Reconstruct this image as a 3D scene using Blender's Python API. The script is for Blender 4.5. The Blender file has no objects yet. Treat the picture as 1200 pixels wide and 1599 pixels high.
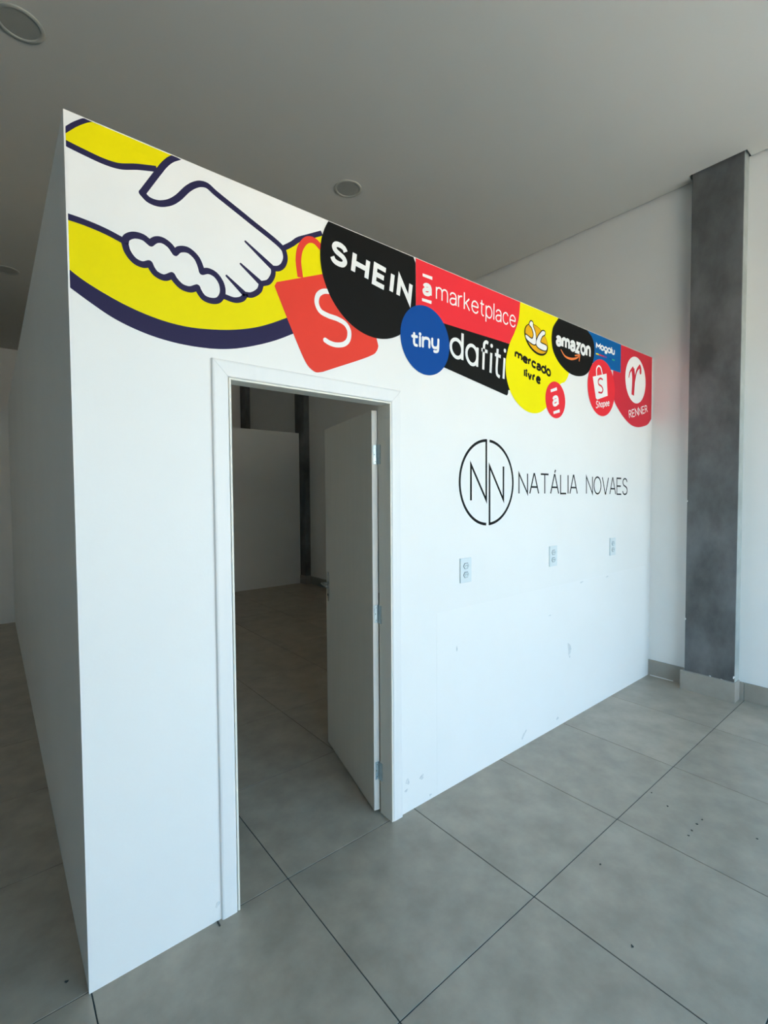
import bpy, bmesh, math
from mathutils import Vector, Matrix
from mathutils.geometry import tessellate_polygon

sc = bpy.context.scene
COL = sc.collection

# ------------------------------------------------------------------ camera
F_PX = 749.06
cam_d = bpy.data.cameras.new('camera')
cam_d.sensor_fit = 'VERTICAL'
cam_d.sensor_height = 36.0
cam_d.lens = 36.0 * F_PX / 1599.0
cam_d.clip_start = 0.02
cam = bpy.data.objects.new('camera', cam_d)
COL.objects.link(cam)
fw = Vector((0.63396577, 0.77253632, -0.03570766))
rt = Vector((0.77286734, -0.63453497, -0.00643755))
up = Vector((0.027631, 0.0235161, 0.99934154))
m = Matrix((rt, up, -fw)).transposed().to_4x4()
m.translation = (-0.2132554, -1.8579644, 1.6908139)
cam.matrix_world = m
sc.camera = cam

# ------------------------------------------------------------------ sky, sun, view
world = bpy.data.worlds.new('sky')
sc.world = world
world.use_nodes = True
wn = world.node_tree.nodes
wl = world.node_tree.links
wn.clear()
w_out = wn.new('ShaderNodeOutputWorld')
w_bg = wn.new('ShaderNodeBackground')
w_tc = wn.new('ShaderNodeTexCoord')
w_sep = wn.new('ShaderNodeSeparateXYZ')
w_ramp = wn.new('ShaderNodeValToRGB')
w_ramp.color_ramp.elements[0].position = 0.0
w_ramp.color_ramp.elements[0].color = (0.23, 0.71, 1.0, 1)
w_ramp.color_ramp.elements[1].position = 0.7
w_ramp.color_ramp.elements[1].color = (0.10, 0.46, 1.0, 1)
wl.new(w_tc.outputs['Generated'], w_sep.inputs[0])
wl.new(w_sep.outputs['Z'], w_ramp.inputs[0])
wl.new(w_ramp.outputs[0], w_bg.inputs['Color'])
w_bg.inputs['Strength'].default_value = 3.4
wl.new(w_bg.outputs[0], w_out.inputs['Surface'])

sun_d = bpy.data.lights.new('sun', 'SUN')
sun_d.energy = 25.0
sun_d.color = (1.0, 0.80, 0.57)
sun_d.angle = math.radians(0.6)
sun = bpy.data.objects.new('sun', sun_d)
COL.objects.link(sun)
# high sun standing behind the building: it lights the pavement outside, not the room
sun.rotation_euler = Vector((0.25, -0.55, -1.0)).to_track_quat('-Z', 'Y').to_euler()

STREET_Y = -4.4
XL, XR, YB = -5.0, 4.496, 9.05
CEIL = 4.33
# the opening as a sampling portal for the sky (it gives off no light of its own)
portal_d = bpy.data.lights.new('shopfront_portal', 'AREA')
portal_d.shape = 'RECTANGLE'
OPEN_L, HEAD = -0.75, 3.6
portal_d.size = XR - OPEN_L
portal_d.size_y = HEAD
portal_d.cycles.is_portal = True
portal = bpy.data.objects.new('shopfront_portal', portal_d)
COL.objects.link(portal)
portal.location = ((OPEN_L + XR) / 2, STREET_Y + 0.02, HEAD / 2)
portal.rotation_euler = (math.radians(90), 0, math.radians(0))   # faces into the room (+y)

sc.view_settings.view_transform = 'Standard'
sc.view_settings.look = 'None'
sc.view_settings.gamma = 1.0
sc.view_settings.use_curve_mapping = False
sc.view_settings.exposure = 0.85
sc.cycles.max_bounces = 14
sc.cycles.diffuse_bounces = 8
sc.cycles.glossy_bounces = 4
sc.cycles.sample_clamp_indirect = 6.0

# ------------------------------------------------------------------ materials
def mat(name, col, rough=0.6, metal=0.0, var=None, scale=4.0, detail=4.0, bump=0.0, bscale=60.0, spec=0.5, island=0.0, stretch=None):
    """Principled material; var = second colour mixed in by a world-space noise."""
    M = bpy.data.materials.new(name)
    M.use_nodes = True
    n, l = M.node_tree.nodes, M.node_tree.links
    b = n['Principled BSDF']
    b.inputs['Base Color'].default_value = (*col, 1)
    b.inputs['Roughness'].default_value = rough
    b.inputs['Metallic'].default_value = metal
    b.inputs['Specular IOR Level'].default_value = spec
    geo = n.new('ShaderNodeNewGeometry')
    vec = geo.outputs['Position']
    if stretch:
        mp = n.new('ShaderNodeMapping')
        mp.inputs['Scale'].default_value = stretch
        l.new(vec, mp.inputs['Vector'])
        vec = mp.outputs[0]
    if var:
        tx = n.new('ShaderNodeTexNoise')
        tx.inputs['Scale'].default_value = scale
        tx.inputs['Detail'].default_value = detail
        tx.inputs['Roughness'].default_value = 0.6
        l.new(vec, tx.inputs['Vector'])
        rp = n.new('ShaderNodeValToRGB')
        rp.color_ramp.elements[0].position = 0.35
        rp.color_ramp.elements[0].color = (*col, 1)
        rp.color_ramp.elements[1].position = 0.68
        rp.color_ramp.elements[1].color = (*var, 1)
        l.new(tx.outputs['Fac'], rp.inputs[0])
        out = rp.outputs[0]
        if island:
            oi = n.new('ShaderNodeObjectInfo')
            mr = n.new('ShaderNodeMapRange')
            mr.inputs['To Min'].default_value = 1 - island
            mr.inputs['To Max'].default_value = 1 + island
            l.new(oi.outputs['Random'], mr.inputs['Value'])
            vm = n.new('ShaderNodeVectorMath')
            vm.operation = 'SCALE'
            l.new(out, vm.inputs[0])
            l.new(mr.outputs[0], vm.inputs['Scale'])
            out = vm.outputs[0]
        l.new(out, b.inputs['Base Color'])
    if bump:
        tb = n.new('ShaderNodeTexNoise')
        tb.inputs['Scale'].default_value = bscale
        tb.inputs['Detail'].default_value = 3
        l.new(vec, tb.inputs['Vector'])
        bp = n.new('ShaderNodeBump')
        bp.inputs['Strength'].default_value = bump
        bp.inputs['Distance'].default_value = 0.002
        l.new(tb.outputs['Fac'], bp.inputs['Height'])
        l.new(bp.outputs[0], b.inputs['Normal'])
    return M

WALL = mat('white_wall_paint', (0.80, 0.80, 0.785), 0.55, var=(0.825, 0.825, 0.81), scale=1.3, bump=0.12, bscale=90)
PATCH = mat('repainted_wall_paint', (0.83, 0.83, 0.82), 0.5, var=(0.815, 0.815, 0.80), scale=2.0, bump=0.08, bscale=90)
CEILM = mat('matte_ceiling_paint', (0.68, 0.66, 0.605), 0.9, var=(0.70, 0.68, 0.625), scale=0.8)
DARK = mat('gap_shade_dark', (0.03, 0.03, 0.03), 0.9)  # near-black, puts the shade inside the ceiling gap into the colour
TILE = mat('grey_porcelain_tile', (0.325, 0.268, 0.205), 0.33, var=(0.43, 0.36, 0.278), scale=5.5, detail=9, bump=0.03, bscale=14, spec=0.55, island=0.05)
BASEM = mat('grey_porcelain_baseboard', (0.30, 0.275, 0.235), 0.4, var=(0.35, 0.325, 0.285), scale=5, detail=6, island=0.05)
GROUT = mat('dark_grout', (0.035, 0.037, 0.035), 0.9)
CEMENT = mat('burnished_cement', (0.070, 0.073, 0.073), 0.5, var=(0.165, 0.173, 0.178), scale=3.4, detail=8, bump=0.1, bscale=25, stretch=(1, 1, 0.6))
DIM_GREY = mat('light_absorbing_grey', (0.30, 0.30, 0.30), 0.6, var=(0.33, 0.33, 0.33), scale=2)  # darkened so the unseen street wall bounces less light
PALE_FACE = mat('pale_grey_face', (0.30, 0.33, 0.315), 0.6, var=(0.42, 0.45, 0.43), scale=5, detail=6)
CASING = mat('white_casing_laminate', (0.78, 0.785, 0.78), 0.4, var=(0.80, 0.80, 0.79), scale=6, stretch=(8, 8, 0.5))
LEAF = mat('offwhite_door_laminate', (0.76, 0.72, 0.64), 0.42, var=(0.79, 0.75, 0.67), scale=5, stretch=(10, 10, 0.4), bump=0.02, bscale=40)
JAMB = mat('cream_jamb_laminate', (0.78, 0.75, 0.67), 0.45, var=(0.81, 0.78, 0.70), scale=5, stretch=(10, 10, 0.4))
EDGE = mat('pale_wood_edge', (0.86, 0.85, 0.82), 0.5, var=(0.82, 0.80, 0.75), scale=6, stretch=(14, 14, 0.5))
STEEL = mat('zinc_plated_steel', (0.62, 0.74, 0.78), 0.32, 0.9, var=(0.50, 0.62, 0.68), scale=40)
STEELD = mat('dark_screw_hole', (0.05, 0.06, 0.06), 0.6, 0.3)
CHROME = mat('brushed_chrome', (0.55, 0.55, 0.54), 0.22, 1.0)
PLATE = mat('white_outlet_plastic', (0.66, 0.73, 0.75), 0.3, var=(0.68, 0.75, 0.77), scale=20)
SOCK = mat('white_socket_plastic', (0.60, 0.68, 0.70), 0.35)
PIN = mat('dark_pin_hole', (0.06, 0.07, 0.07), 0.7)
GAP = mat('grey_socket_gap', (0.14, 0.18, 0.20), 0.6)
RIM = mat('grey_white_lamp_rim', (0.47, 0.47, 0.42), 0.45)
DIFF = mat('frosted_lamp_diffuser', (0.38, 0.38, 0.34), 0.55, var=(0.40, 0.40, 0.36), scale=8)
CHIP = mat('white_plaster', (0.85, 0.86, 0.86), 0.8)
SCUFF = mat('grey_scuff', (0.55, 0.585, 0.60), 0.7, var=(0.80, 0.80, 0.785), scale=38, detail=6)
DIRT = mat('dark_grit', (0.06, 0.055, 0.045), 0.9)
GRITL = mat('pale_grit', (0.7, 0.7, 0.68), 0.9)
PAVE = mat('sunlit_pavement', (0.40, 0.385, 0.33), 0.9, var=(0.34, 0.33, 0.285), scale=1.5)
BOUNCE = mat('pale_bounce_wall', (0.55, 0.52, 0.45), 0.9, var=(0.50, 0.47, 0.41), scale=0.6)
def vin(n, c, r=0.5): return mat(n, c, r, spec=0.10, var=tuple(min(1, x * 1.04) for x in c), scale=3)
V_YEL = vin('yellow_vinyl', (0.82, 0.70, 0.0))
V_NAVY = vin('navy_vinyl', (0.024, 0.021, 0.068))
V_WHITE = vin('white_vinyl', (0.82, 0.82, 0.81))
V_BAG = vin('orange_red_vinyl', (0.76, 0.055, 0.035))
V_BLACK = vin('black_vinyl', (0.0065, 0.0065, 0.006))
V_RED = vin('bright_red_vinyl', (0.80, 0.032, 0.045))
V_BLUE = vin('cobalt_blue_vinyl', (0.003, 0.065, 0.30))
V_YEL2 = vin('lemon_yellow_vinyl', (0.85, 0.76, 0.0))
V_AMB = vin('amber_vinyl', (0.78, 0.40, 0.008))
V_ORG = vin('orange_vinyl', (0.85, 0.22, 0.06))
V_BLU2 = vin('mid_blue_vinyl', (0.003, 0.11, 0.34))
V_CRIM = vin('crimson_vinyl', (0.62, 0.03, 0.05))
V_GRN = vin('green_vinyl', (0.03, 0.40, 0.22))
V_PUR = vin('purple_vinyl', (0.28, 0.05, 0.30))

# ------------------------------------------------------------------ mesh helpers
class MB:
    def __init__(s): s.v = []; s.f = []
    def add(s, vs, fs):
        o = len(s.v); s.v += [tuple(x) for x in vs]; s.f += [tuple(i + o for i in f) for f in fs]
    def box(s, a, b):
        x0, y0, z0 = a; x1, y1, z1 = b
        s.add([(x0, y0, z0), (x1, y0, z0), (x1, y1, z0), (x0, y1, z0), (x0, y0, z1), (x1, y0, z1), (x1, y1, z1), (x0, y1, z1)],
              [(0, 3, 2, 1), (4, 5, 6, 7), (0, 1, 5, 4), (1, 2, 6, 5), (2, 3, 7, 6), (3, 0, 4, 7)])
    def prism(s, poly, lift):
        """poly: 2-D outline; lift(p, k) -> 3-D point, k = 0 near face, 1 far face."""
        n = len(poly)
        vs = [lift(p, 0) for p in poly] + [lift(p, 1) for p in poly]
        tris = tessellate_polygon([[Vector((p[0], p[1], 0)) for p in poly]])
        fs = [tuple(t) for t in tris] + [tuple(i + n for i in reversed(t)) for t in tris]
        fs += [(i, (i + 1) % n, (i + 1) % n + n, i + n) for i in range(n)]
        s.add(vs, fs)
    def lathe(s, prof, seg=48, M=None):
        """prof: (r, z) pairs, closed ring profile or open; spins round z."""
        vs = []; n = len(prof)
        for i in range(seg):
            a = 2 * math.pi * i / seg
            for r, z in prof: vs.append((r * math.cos(a), r * math.sin(a), z))
        fs = [(i * n + j, ((i + 1) % seg) * n + j, ((i + 1) % seg) * n + j + 1, i * n + j + 1) for i in range(seg) for j in range(n - 1)]
        if M: vs = [M @ Vector(v) for v in vs]
        s.add(vs, fs)
    def cyl(s, p0, p1, r, seg=16):
        p0 = Vector(p0); p1 = Vector(p1); d = p1 - p0
        q = d.to_track_quat('Z', 'Y').to_matrix().to_4x4(); q.translation = p0
        L = d.length
        s.lathe([(1e-5, 0), (r, 0), (r, L), (1e-5, L)], seg, q)
    def build(s, name, material, parent=None, bevel=0.0, seg=2, smooth=False, origin=None):
        me = bpy.data.meshes.new(name)
        v = s.v
        off = Vector(origin) if origin is not None else Vector((0, 0, 0))
        me.from_pydata([tuple(Vector(x) - off) for x in v], [], s.f)
        bm = bmesh.new(); bm.from_mesh(me)
        bmesh.ops.remove_doubles(bm, verts=bm.verts, dist=1e-6)
        bmesh.ops.recalc_face_normals(bm, faces=bm.faces)
        if bevel:
            ed = [e for e in bm.edges if len(e.link_faces) == 2 and e.calc_face_angle(0) > 0.6]
            bmesh.ops.bevel(bm, geom=ed, offset=bevel, segments=seg, affect='EDGES', profile=0.6)
        bm.to_mesh(me); bm.free()
        if smooth:
            for p in me.polygons: p.use_smooth = True
        me.materials.append(material)
        o = bpy.data.objects.new(name, me)
        COL.objects.link(o)
        if parent is not None: o.parent = parent
        if origin is not None: o.location = off if parent is None else off
        return o

def empty(name, loc=(0, 0, 0)):
    o = bpy.data.objects.new(name, None)
    COL.objects.link(o); o.location = loc; o.empty_display_size = 0.1
    return o
def tag(o, label=None, cat=None, group=None, kind=None):
    if label: o['label'] = label
    if cat: o['category'] = cat
    if group: o['group'] = group
    if kind: o['kind'] = kind
    return o
def box_obj(name, a, b, material, parent=None, bevel=0.0, kind=None):
    mb = MB(); mb.box(a, b)
    o = mb.build(name, material, parent, bevel)
    if kind: o['kind'] = kind
    return o

# ------------------------------------------------------------------ room shell
def xz(y0, y1): return lambda p, k: (p[0], y1 if k else y0, p[1])
def xy(z0, z1): return lambda p, k: (p[0], p[1], z1 if k else z0)

H = 2.926          # height of the white partition
WT = 0.10          # its thickness
DX0, DX1, DZ = 0.513, 1.368, 2.161   # rough door opening
Y2 = 6.30          # rear partition wall
ROOF = 4.62

# floor: dark grout bed with porcelain tiles laid on it
TS, TX0, TY0, J = 0.75, 0.0072, 0.0108, 0.0042
floor = box_obj('floor', (XL - 0.1, STREET_Y, -0.06), (XR + 0.1, YB + 0.1, -0.0022), GROUT)
tag(floor, 'large square grey porcelain floor tiles with dark joints', kind='structure')
tile_meshes = {}
i0 = math.floor((XL - TX0) / TS); i1 = math.ceil((XR - TX0) / TS)
j0 = math.floor((STREET_Y - TY0) / TS); j1 = math.ceil((YB - TY0) / TS)
for i in range(i0, i1):
    for j in range(j0, j1):
        ax = max(TX0 + i * TS + J / 2, XL); bx = min(TX0 + (i + 1) * TS - J / 2, XR)
        ay = max(TY0 + j * TS + J / 2, STREET_Y); by = min(TY0 + (j + 1) * TS - J / 2, YB)
        if bx - ax < 0.01 or by - ay < 0.01: continue
        key = (round(bx - ax, 4), round(by - ay, 4))
        if key not in tile_meshes:
            mb = MB(); mb.box((0, 0, -0.008), (key[0], key[1], 0.0))
            t = mb.build('tile', TILE, floor, bevel=0.0008, seg=1)
            tile_meshes[key] = t.data
        else:
            t = bpy.data.objects.new('tile', tile_meshes[key]); COL.objects.link(t); t.parent = floor
        t.location = (ax, ay, 0)

# ceiling with a shadow gap along the right wall and a notch round each column
CX, CY0, CY1 = 4.385, -0.695, -0.335      # column: face x, near y, far y
KY0, KY1 = 6.10, 6.45                     # rear column
g = 0.020
pl = [(XL, STREET_Y), (XR - g, STREET_Y), (XR - g, CY0 - g), (CX - g, CY0 - g), (CX - g, CY1 + g), (XR - g, CY1 + g),
      (XR - g, KY0 - g), (CX - g, KY0 - g), (CX - g, KY1 + g), (XR - g, KY1 + g), (XR - g, YB), (XL, YB)]
mb = MB(); mb.prism(pl, xy(CEIL, CEIL + 0.03))
ceiling = mb.build('ceiling', CEILM)
tag(ceiling, 'flat matte off-white ceiling with a thin shadow gap along the right wall', kind='structure')
roof = box_obj('roof', (XL - 0.2, STREET_Y - 0.2, ROOF), (XR + 0.2, YB + 0.2, ROOF + 0.2), DARK, kind='structure')
tag(roof, 'dark roof slab hidden above the ceiling')
w = box_obj('trim_shade', (XR, STREET_Y, CEIL + 0.012), (XR + 0.15, YB, ROOF), DARK, kind='structure')  # the gap's shade comes from this box's dark colour
tag(w, 'dark box painting the shade in the gap between ceiling and right wall')
w = box_obj('wall_right', (XR, STREET_Y, -0.05), (XR + 0.15, YB, CEIL + 0.011), WALL, kind='structure')
tag(w, 'tall white side wall behind the grey cement column')
w = box_obj('wall_back', (XL - 0.15, YB, -0.05), (XR + 0.15, YB + 0.15, ROOF), WALL, kind='structure')
tag(w, 'dark far wall seen above the rear partition')
w = box_obj('wall_left', (XL - 0.15, STREET_Y, -0.05), (XL, YB, ROOF), WALL, kind='structure')
tag(w, 'white side wall far left of the partition')
# shopfront: the open side towards the street, unseen header and wall shaped for the light
w = box_obj('wall_street', (XL - 0.15, STREET_Y - 0.15, HEAD), (XR + 0.15, STREET_Y, ROOF), DIM_GREY, kind='structure')
tag(w, 'unseen grey header limiting the light through the open shopfront')
w = box_obj('wall_street', (XL - 0.15, STREET_Y - 0.15, -0.05), (OPEN_L, STREET_Y, HEAD), DIM_GREY, kind='structure')
tag(w, 'unseen grey wall blocking light left of the open shopfront')
w = box_obj('wall_bounce', (-30, -19, -0.1), (30, -18, 5.5), BOUNCE, kind='structure')  # added out of view: blocks low sky, bounces warm sunlight into the room
tag(w, 'unseen pale wall added across the street to bounce warm light')
gnd = box_obj('ground', (-40, -60, -0.12), (40, STREET_Y, -0.03), PAVE, kind='structure')
tag(gnd, 'sunlit pavement outside the open shopfront')

mb = MB()
mb.prism([(0, 0), (DX0, 0), (DX0, DZ), (DX1, DZ), (DX1, 0), (XR, 0), (XR, H), (0, H)], xz(0, WT))
wall_front = mb.build('wall_front', WALL)
tag(wall_front, 'bright white partition wall with a doorway, stickers along its top and three outlets', kind='structure')
wall_side = box_obj('wall_side', (0, WT, 0), (WT, Y2, H), WALL, kind='structure')
tag(wall_side, 'shaded side of the white partition running back to the left')
w = box_obj('wall_rear', (XL, Y2, 0), (CX, Y2 + WT, 2.88), WALL, kind='structure')
tag(w, 'white rear partition seen through the doorway and at the left edge')
# repainted patch under the outlets, a hair proud of the wall
box_obj('paint_patch', (1.685, -0.0007, 0.012), (4.40, 0.0, 1.03), PATCH, wall_front)
def blob(x, z, rx, rz, rot, n=14, seed=1):
    pts = []
    for i in range(n):
        a = 2 * math.pi * i / n
        r = 1 + 0.22 * math.sin(3 * a + seed) + 0.15 * math.sin(5 * a + 2.1 * seed)
        px, pz = rx * r * math.cos(a), rz * r * math.sin(a)
        pts.append((x + px * math.cos(rot) - pz * math.sin(rot), z + px * math.sin(rot) + pz * math.cos(rot)))
    return pts
for k, (x, z, rx, rz, ro) in enumerate([(3.088, 0.53, 0.02, 0.055, 0.1), (3.257, 1.016, 0.022, 0.005, 0.1), (1.85, 0.798, 0.004, 0.014, 0), (2.821, 0.832, 0.02, 0.004, 0),
        (1.462, 0.165, 0.011, 0.016, 0.3), (1.566, 0.15, 0.014, 0.012, 0.4), (1.451, 0.121, 0.012, 0.006, 0.3), (1.632, 0.024, 0.008, 0.006, 0.3),
        (2.515, 0.075, 0.035, 0.008, 0.75), (2.931, 0.06, 0.014, 0.008, 0.2), (3.66, 1.012, 0.025, 0.004, 0.1), (0.442, 0.067, 0.006, 0.012, -0.6)]):
    mb = MB(); mb.prism(blob(x, z, rx, rz, ro, seed=k + 1), xz(-0.0018, -0.0002)); mb.build('scuff_mark', SCUFF, wall_front)

# cement columns
def column(y0, y1, label):
    mb = MB(); mb.box((CX, y0, 0.0), (XR, y1, 4.56))
    o = mb.build('column', CEMENT, None, bevel=0.004)
    return tag(o, label, kind='structure')
col1 = column(CY0, CY1, 'dark grey burnished cement column on the right wall')
ec = MB(); ec.box((CX + 0.003, CY0 - 0.0025, 0.0), (XR, CY0 + 0.001, 4.55)); ec.build('near_face_slab', PALE_FACE, col1)  # thin paler slab over the column's near face
column(KY0, KY1, 'dark cement column in the far corner seen through the doorway')
column(YB - 0.30, YB, 'dark cement column against the far wall above the rear partition')
for (y, z, sx, sz) in [(CY1 - 0.002, 0.607, 0.006, 0.009), (CY1 - 0.004, 1.62, 0.003, 0.008), (-0.528, 0.165, 0.007, 0.004), (-0.613, 0.160, 0.010, 0.003), (-0.692, 0.20, 0.006, 0.012)]:
    mb = MB(); mb.prism(blob(y, z, sx, sz, 0.3, 9, y * 9), lambda p, k: (CX - 0.003 if not k else CX + 0.002, p[0], p[1])); mb.build('plaster_chip', CHIP, col1)

# baseboards, one porcelain strip at a time
BH, BT = 0.146, 0.012
bb = empty('baseboard_right', (XR, 0, 0)); tag(bb, 'grey porcelain baseboard strips along the right wall and round the columns', kind='structure')
def strip(a, b):
    mb = MB(); mb.box(a, b); o = mb.build('baseboard_tile', BASEM, bb, bevel=0.0012, seg=1, origin=a)
    o.location = Vector(a) - bb.location
xb = XR - BT
strip((xb, CY1 + BT + 0.001, 0), (XR, -0.001, BH))
strip((CX - 0.026, CY0 - BT, 0), (CX - 0.001, CY1 + 0.024, BH + 0.016))
strip((CX + 0.0005, CY0 - BT, 0), (xb - 0.001, CY0, BH + 0.014))
strip((CX + 0.0005, CY1, 0), (xb - 0.001, CY1 + BT, BH + 0.014))
strip((xb - 0.003, CY0 - 0.040, 0), (XR, CY0 - 0.0005, BH))
y = CY0 - 0.043
while y > STREET_Y:
    y2 = max(y - 0.75, STREET_Y); strip((xb, y2 + 0.002, 0), (XR, y, BH)); y = y2
y = WT + 0.001
while y < KY0 - 0.02:
    y2 = min(y + 0.75, KY0 - 0.014); strip((xb, y, 0), (XR, y2 - 0.002, BH)); y = y2
strip((CX - BT, KY0 - BT, 0), (CX, Y2 - 0.001, BH + 0.014))
strip((CX + 0.0005, KY0 - BT, 0), (xb - 0.001, KY0, BH + 0.014))
box_obj('caulk_bead', (xb - 0.004 - XR, -0.215, 0.0), (xb - XR, -0.02, 0.006), CHIP, bb)

# ------------------------------------------------------------------ door frame (trim_1)
trim = empty('trim_1', ((0.53 + 1.345) / 2, 0, 0)); tag(trim, 'white laminate door frame with mitred casing round the doorway', kind='structure')
def tb(name, mb, material, bevel=0.0, seg=2):
    o = mb.build(name, material, trim, bevel, seg, origin=trim.location); o.location = (0, 0, 0); return o
OX0, OX1, OZ = 0.530, 1.345, 2.146       # clear opening
CW = 0.066
ci, co = 0.0105, CW + 0.008               # casing inner / outer offset from the clear opening
def cas_profile(o, d):                    # rounded face: offset across the width -> proud depth
    return d
def casing(poly_fn, name):
    """lofts a casing board with eased edges: poly_fn(t) gives the two end points at width fraction t (0 inner, 1 outer)."""
    prof = [(0.0, 0.0), (0.0, 0.008), (0.05, 0.0115), (0.14, 0.0125), (0.85, 0.0125), (0.95, 0.011), (1.0, 0.007), (1.0, 0.0)]
    mb = MB(); vs = []
    for t, d in prof:
        (ax, az), (bx_, bz) = poly_fn(t)
        vs += [(ax, -d, az), (bx_, -d, bz)]
    n = len(prof)
    fs = [(2 * i, 2 * i + 1, 2 * ((i + 1) % n) + 1, 2 * ((i + 1) % n)) for i in range(n)]
    fs += [tuple(2 * i for i in range(n)), tuple(2 * i + 1 for i in reversed(range(n)))]
    mb.add(vs, fs); return tb(name, mb, CASING)
lerp = lambda a, b, t: a + (b - a) * t
mg = 0.0006
casing(lambda t: ((OX0 - lerp(ci, co, t), 0.0005), (OX0 - lerp(ci, co, t), OZ + lerp(ci, co, t) - mg)), 'casing')
casing(lambda t: ((OX1 + lerp(ci, co, t), 0.0005), (OX1 + lerp(ci, co, t), OZ + lerp(ci, co, t) - mg)), 'casing')
casing(lambda t: ((OX0 - lerp(ci, co, t) + mg, OZ + lerp(ci, co, t)), (OX1 + lerp(ci, co, t) - mg, OZ + lerp(ci, co, t))), 'casing')
# jambs: front lip proud of the wall, then the stop and the rebate the leaf closes into
JF = -0.011
def jamb(poly, z0, z1, name='jamb'):
    mb = MB(); mb.prism(poly, xy(z0, z1)); return tb(name, mb, JAMB, 0.001, 1)
ST = 0.012
LW = 0.0085
jamb([(OX0 - LW, JF), (OX0, JF), (OX0, 0.062), (OX0 - ST, 0.062), (OX0 - ST, WT + 0.004), (OX0 - 0.0145, WT + 0.004), (OX0 - 0.0145, 0.002), (OX0 - LW, 0.002)], 0.001, OZ)
jamb([(OX1 + LW, JF), (OX1, JF), (OX1, 0.066), (OX1 + 0.0022, 0.0665), (OX1 + 0.0022, 0.088), (OX1 + 0.015, 0.088), (OX1 + 0.015, WT + 0.004), (OX1 + 0.019, WT + 0.004), (OX1 + 0.019, 0.002), (OX1 + LW, 0.002)], 0.001, OZ)
mb = MB()
mb.prism([(JF, OZ), (0.062, OZ), (0.062, OZ + 0.008), (WT + 0.004, OZ + 0.008), (WT + 0.004, OZ + 0.0125), (0.002, OZ + 0.0125), (0.002, OZ + LW), (JF, OZ + LW)], lambda p, k: (OX1 + LW if k else OX0 - LW, p[0], p[1]))
tb('head_jamb', mb, JAMB, 0.001, 1)

# ------------------------------------------------------------------ door leaf (door_1), swung 105 degrees into the room
PIN_P = Vector((1.3550, 0.1000, 0))
du = Vector((0.2565, 0.9665, 0)); dn = Vector((-0.9665, 0.2565, 0))
door = empty('door_1', PIN_P)
door.rotation_euler = (0, 0, math.atan2(du.y, du.x))      # local x runs along the leaf, local +y out of its visible face
tag(door, 'plain off-white flush door standing open into the inner room', kind='structure')
LT, LL, LZ = 0.034, 0.802, 2.128
mb = MB(); mb.box((0.004, 0.0015, 0.008), (LL, LT, LZ)); leaf = mb.build('door_leaf', LEAF, door, bevel=0.0015, seg=2)
box_obj('edge_band', (0.0025, 0.002, 0.010), (0.004, LT - 0.0005, LZ - 0.001), EDGE, door)
HZ = [(0.178, 0.272), (1.018, 1.112), (1.850, 1.950)]
for z0, z1 in HZ:
    h = MB()
    h.cyl((-0.002, -0.004, z0), (-0.002, -0.004, z1), 0.0042, 14)
    for q in range(1, 3):
        zz = z0 + (z1 - z0) * q / 3
        h.cyl((-0.002, -0.004, zz - 0.0008), (-0.002, -0.004, zz + 0.0008), 0.0047, 14)
    hinge = h.build('hinge', STEEL, door)
    h = MB(); h.box((0.0003, 0.0, z0), (0.0026, LT - 0.007, z1)); h.build('hinge_plate', STEEL, hinge, bevel=0.0008, seg=1)
    # jamb-side plate: stands on the jamb face (x = OX1 + 0.008 in the room), drawn in the door's own axes
    inv = Matrix.Rotation(-door.rotation_euler.z, 4, 'Z') @ Matrix.Translation(-PIN_P)
    h = MB(); xj = OX1 + 0.0022
    vs = [inv @ Vector(v) for v in [(xj - 0.0022, 0.069, z0), (xj, 0.069, z0), (xj, 0.097, z0), (xj - 0.0022, 0.097, z0), (xj - 0.0022, 0.069, z1), (xj, 0.069, z1), (xj, 0.097, z1), (xj - 0.0022, 0.097, z1)]]
    h.add(vs, [(0, 3, 2, 1), (4, 5, 6, 7), (0, 1, 5, 4), (1, 2, 6, 5), (2, 3, 7, 6), (3, 0, 4, 7)]); h.build('jamb_plate', STEEL, hinge)
    h = MB()
    for q, yy in ((0.15, 0.016), (0.5, 0.020), (0.85, 0.016)):
        zz = z0 + (z1 - z0) * q
        h.cyl((-0.0003, yy, zz), (0.0006, yy, zz), 0.0026 if q == 0.5 else 0.0021, 10)
    h.build('screw', STEELD, hinge)
# lever set: oval plate and lever on each face
zc = 1.083
for sgn, y0 in ((1, LT), (-1, 0.0015)):
    h = MB()
    el = [(0.752 + 0.0185 * math.cos(a), zc + 0.1 * math.copysign(abs(math.sin(a)) ** 0.8, math.sin(a))) for a in [2 * math.pi * i / 36 for i in range(36)]]
    h.prism(el, lambda p, k: (p[0], y0 + sgn * (0.0 if k else 0.005), p[1]))
    pl_ = h.build('handle_plate', CHROME, door, bevel=0.0012, seg=1)
    h = MB(); zl = zc + 0.022
    h.cyl((0.752, y0 + sgn * 0.004, zl), (0.752, y0 + sgn * 0.046, zl), 0.0085, 16)
    h.build('spindle', CHROME, pl_)
    h = MB()
    path = [(0.760, 0.044), (0.735, 0.047), (0.70, 0.050), (0.66, 0.052), (0.632, 0.046)]
    for a, b in zip(path, path[1:]):
        h.cyl((a[0], y0 + sgn * a[1], zl), (b[0], y0 + sgn * b[1], zl), 0.0075, 14)
    h.build('lever', CHROME, pl_, smooth=True)
    h = MB(); h.cyl((0.752, y0 + sgn * 0.004, zc - 0.055), (0.752, y0 + sgn * 0.0062, zc - 0.055), 0.008, 14); h.build('keyhole', STEELD, pl_)

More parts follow.
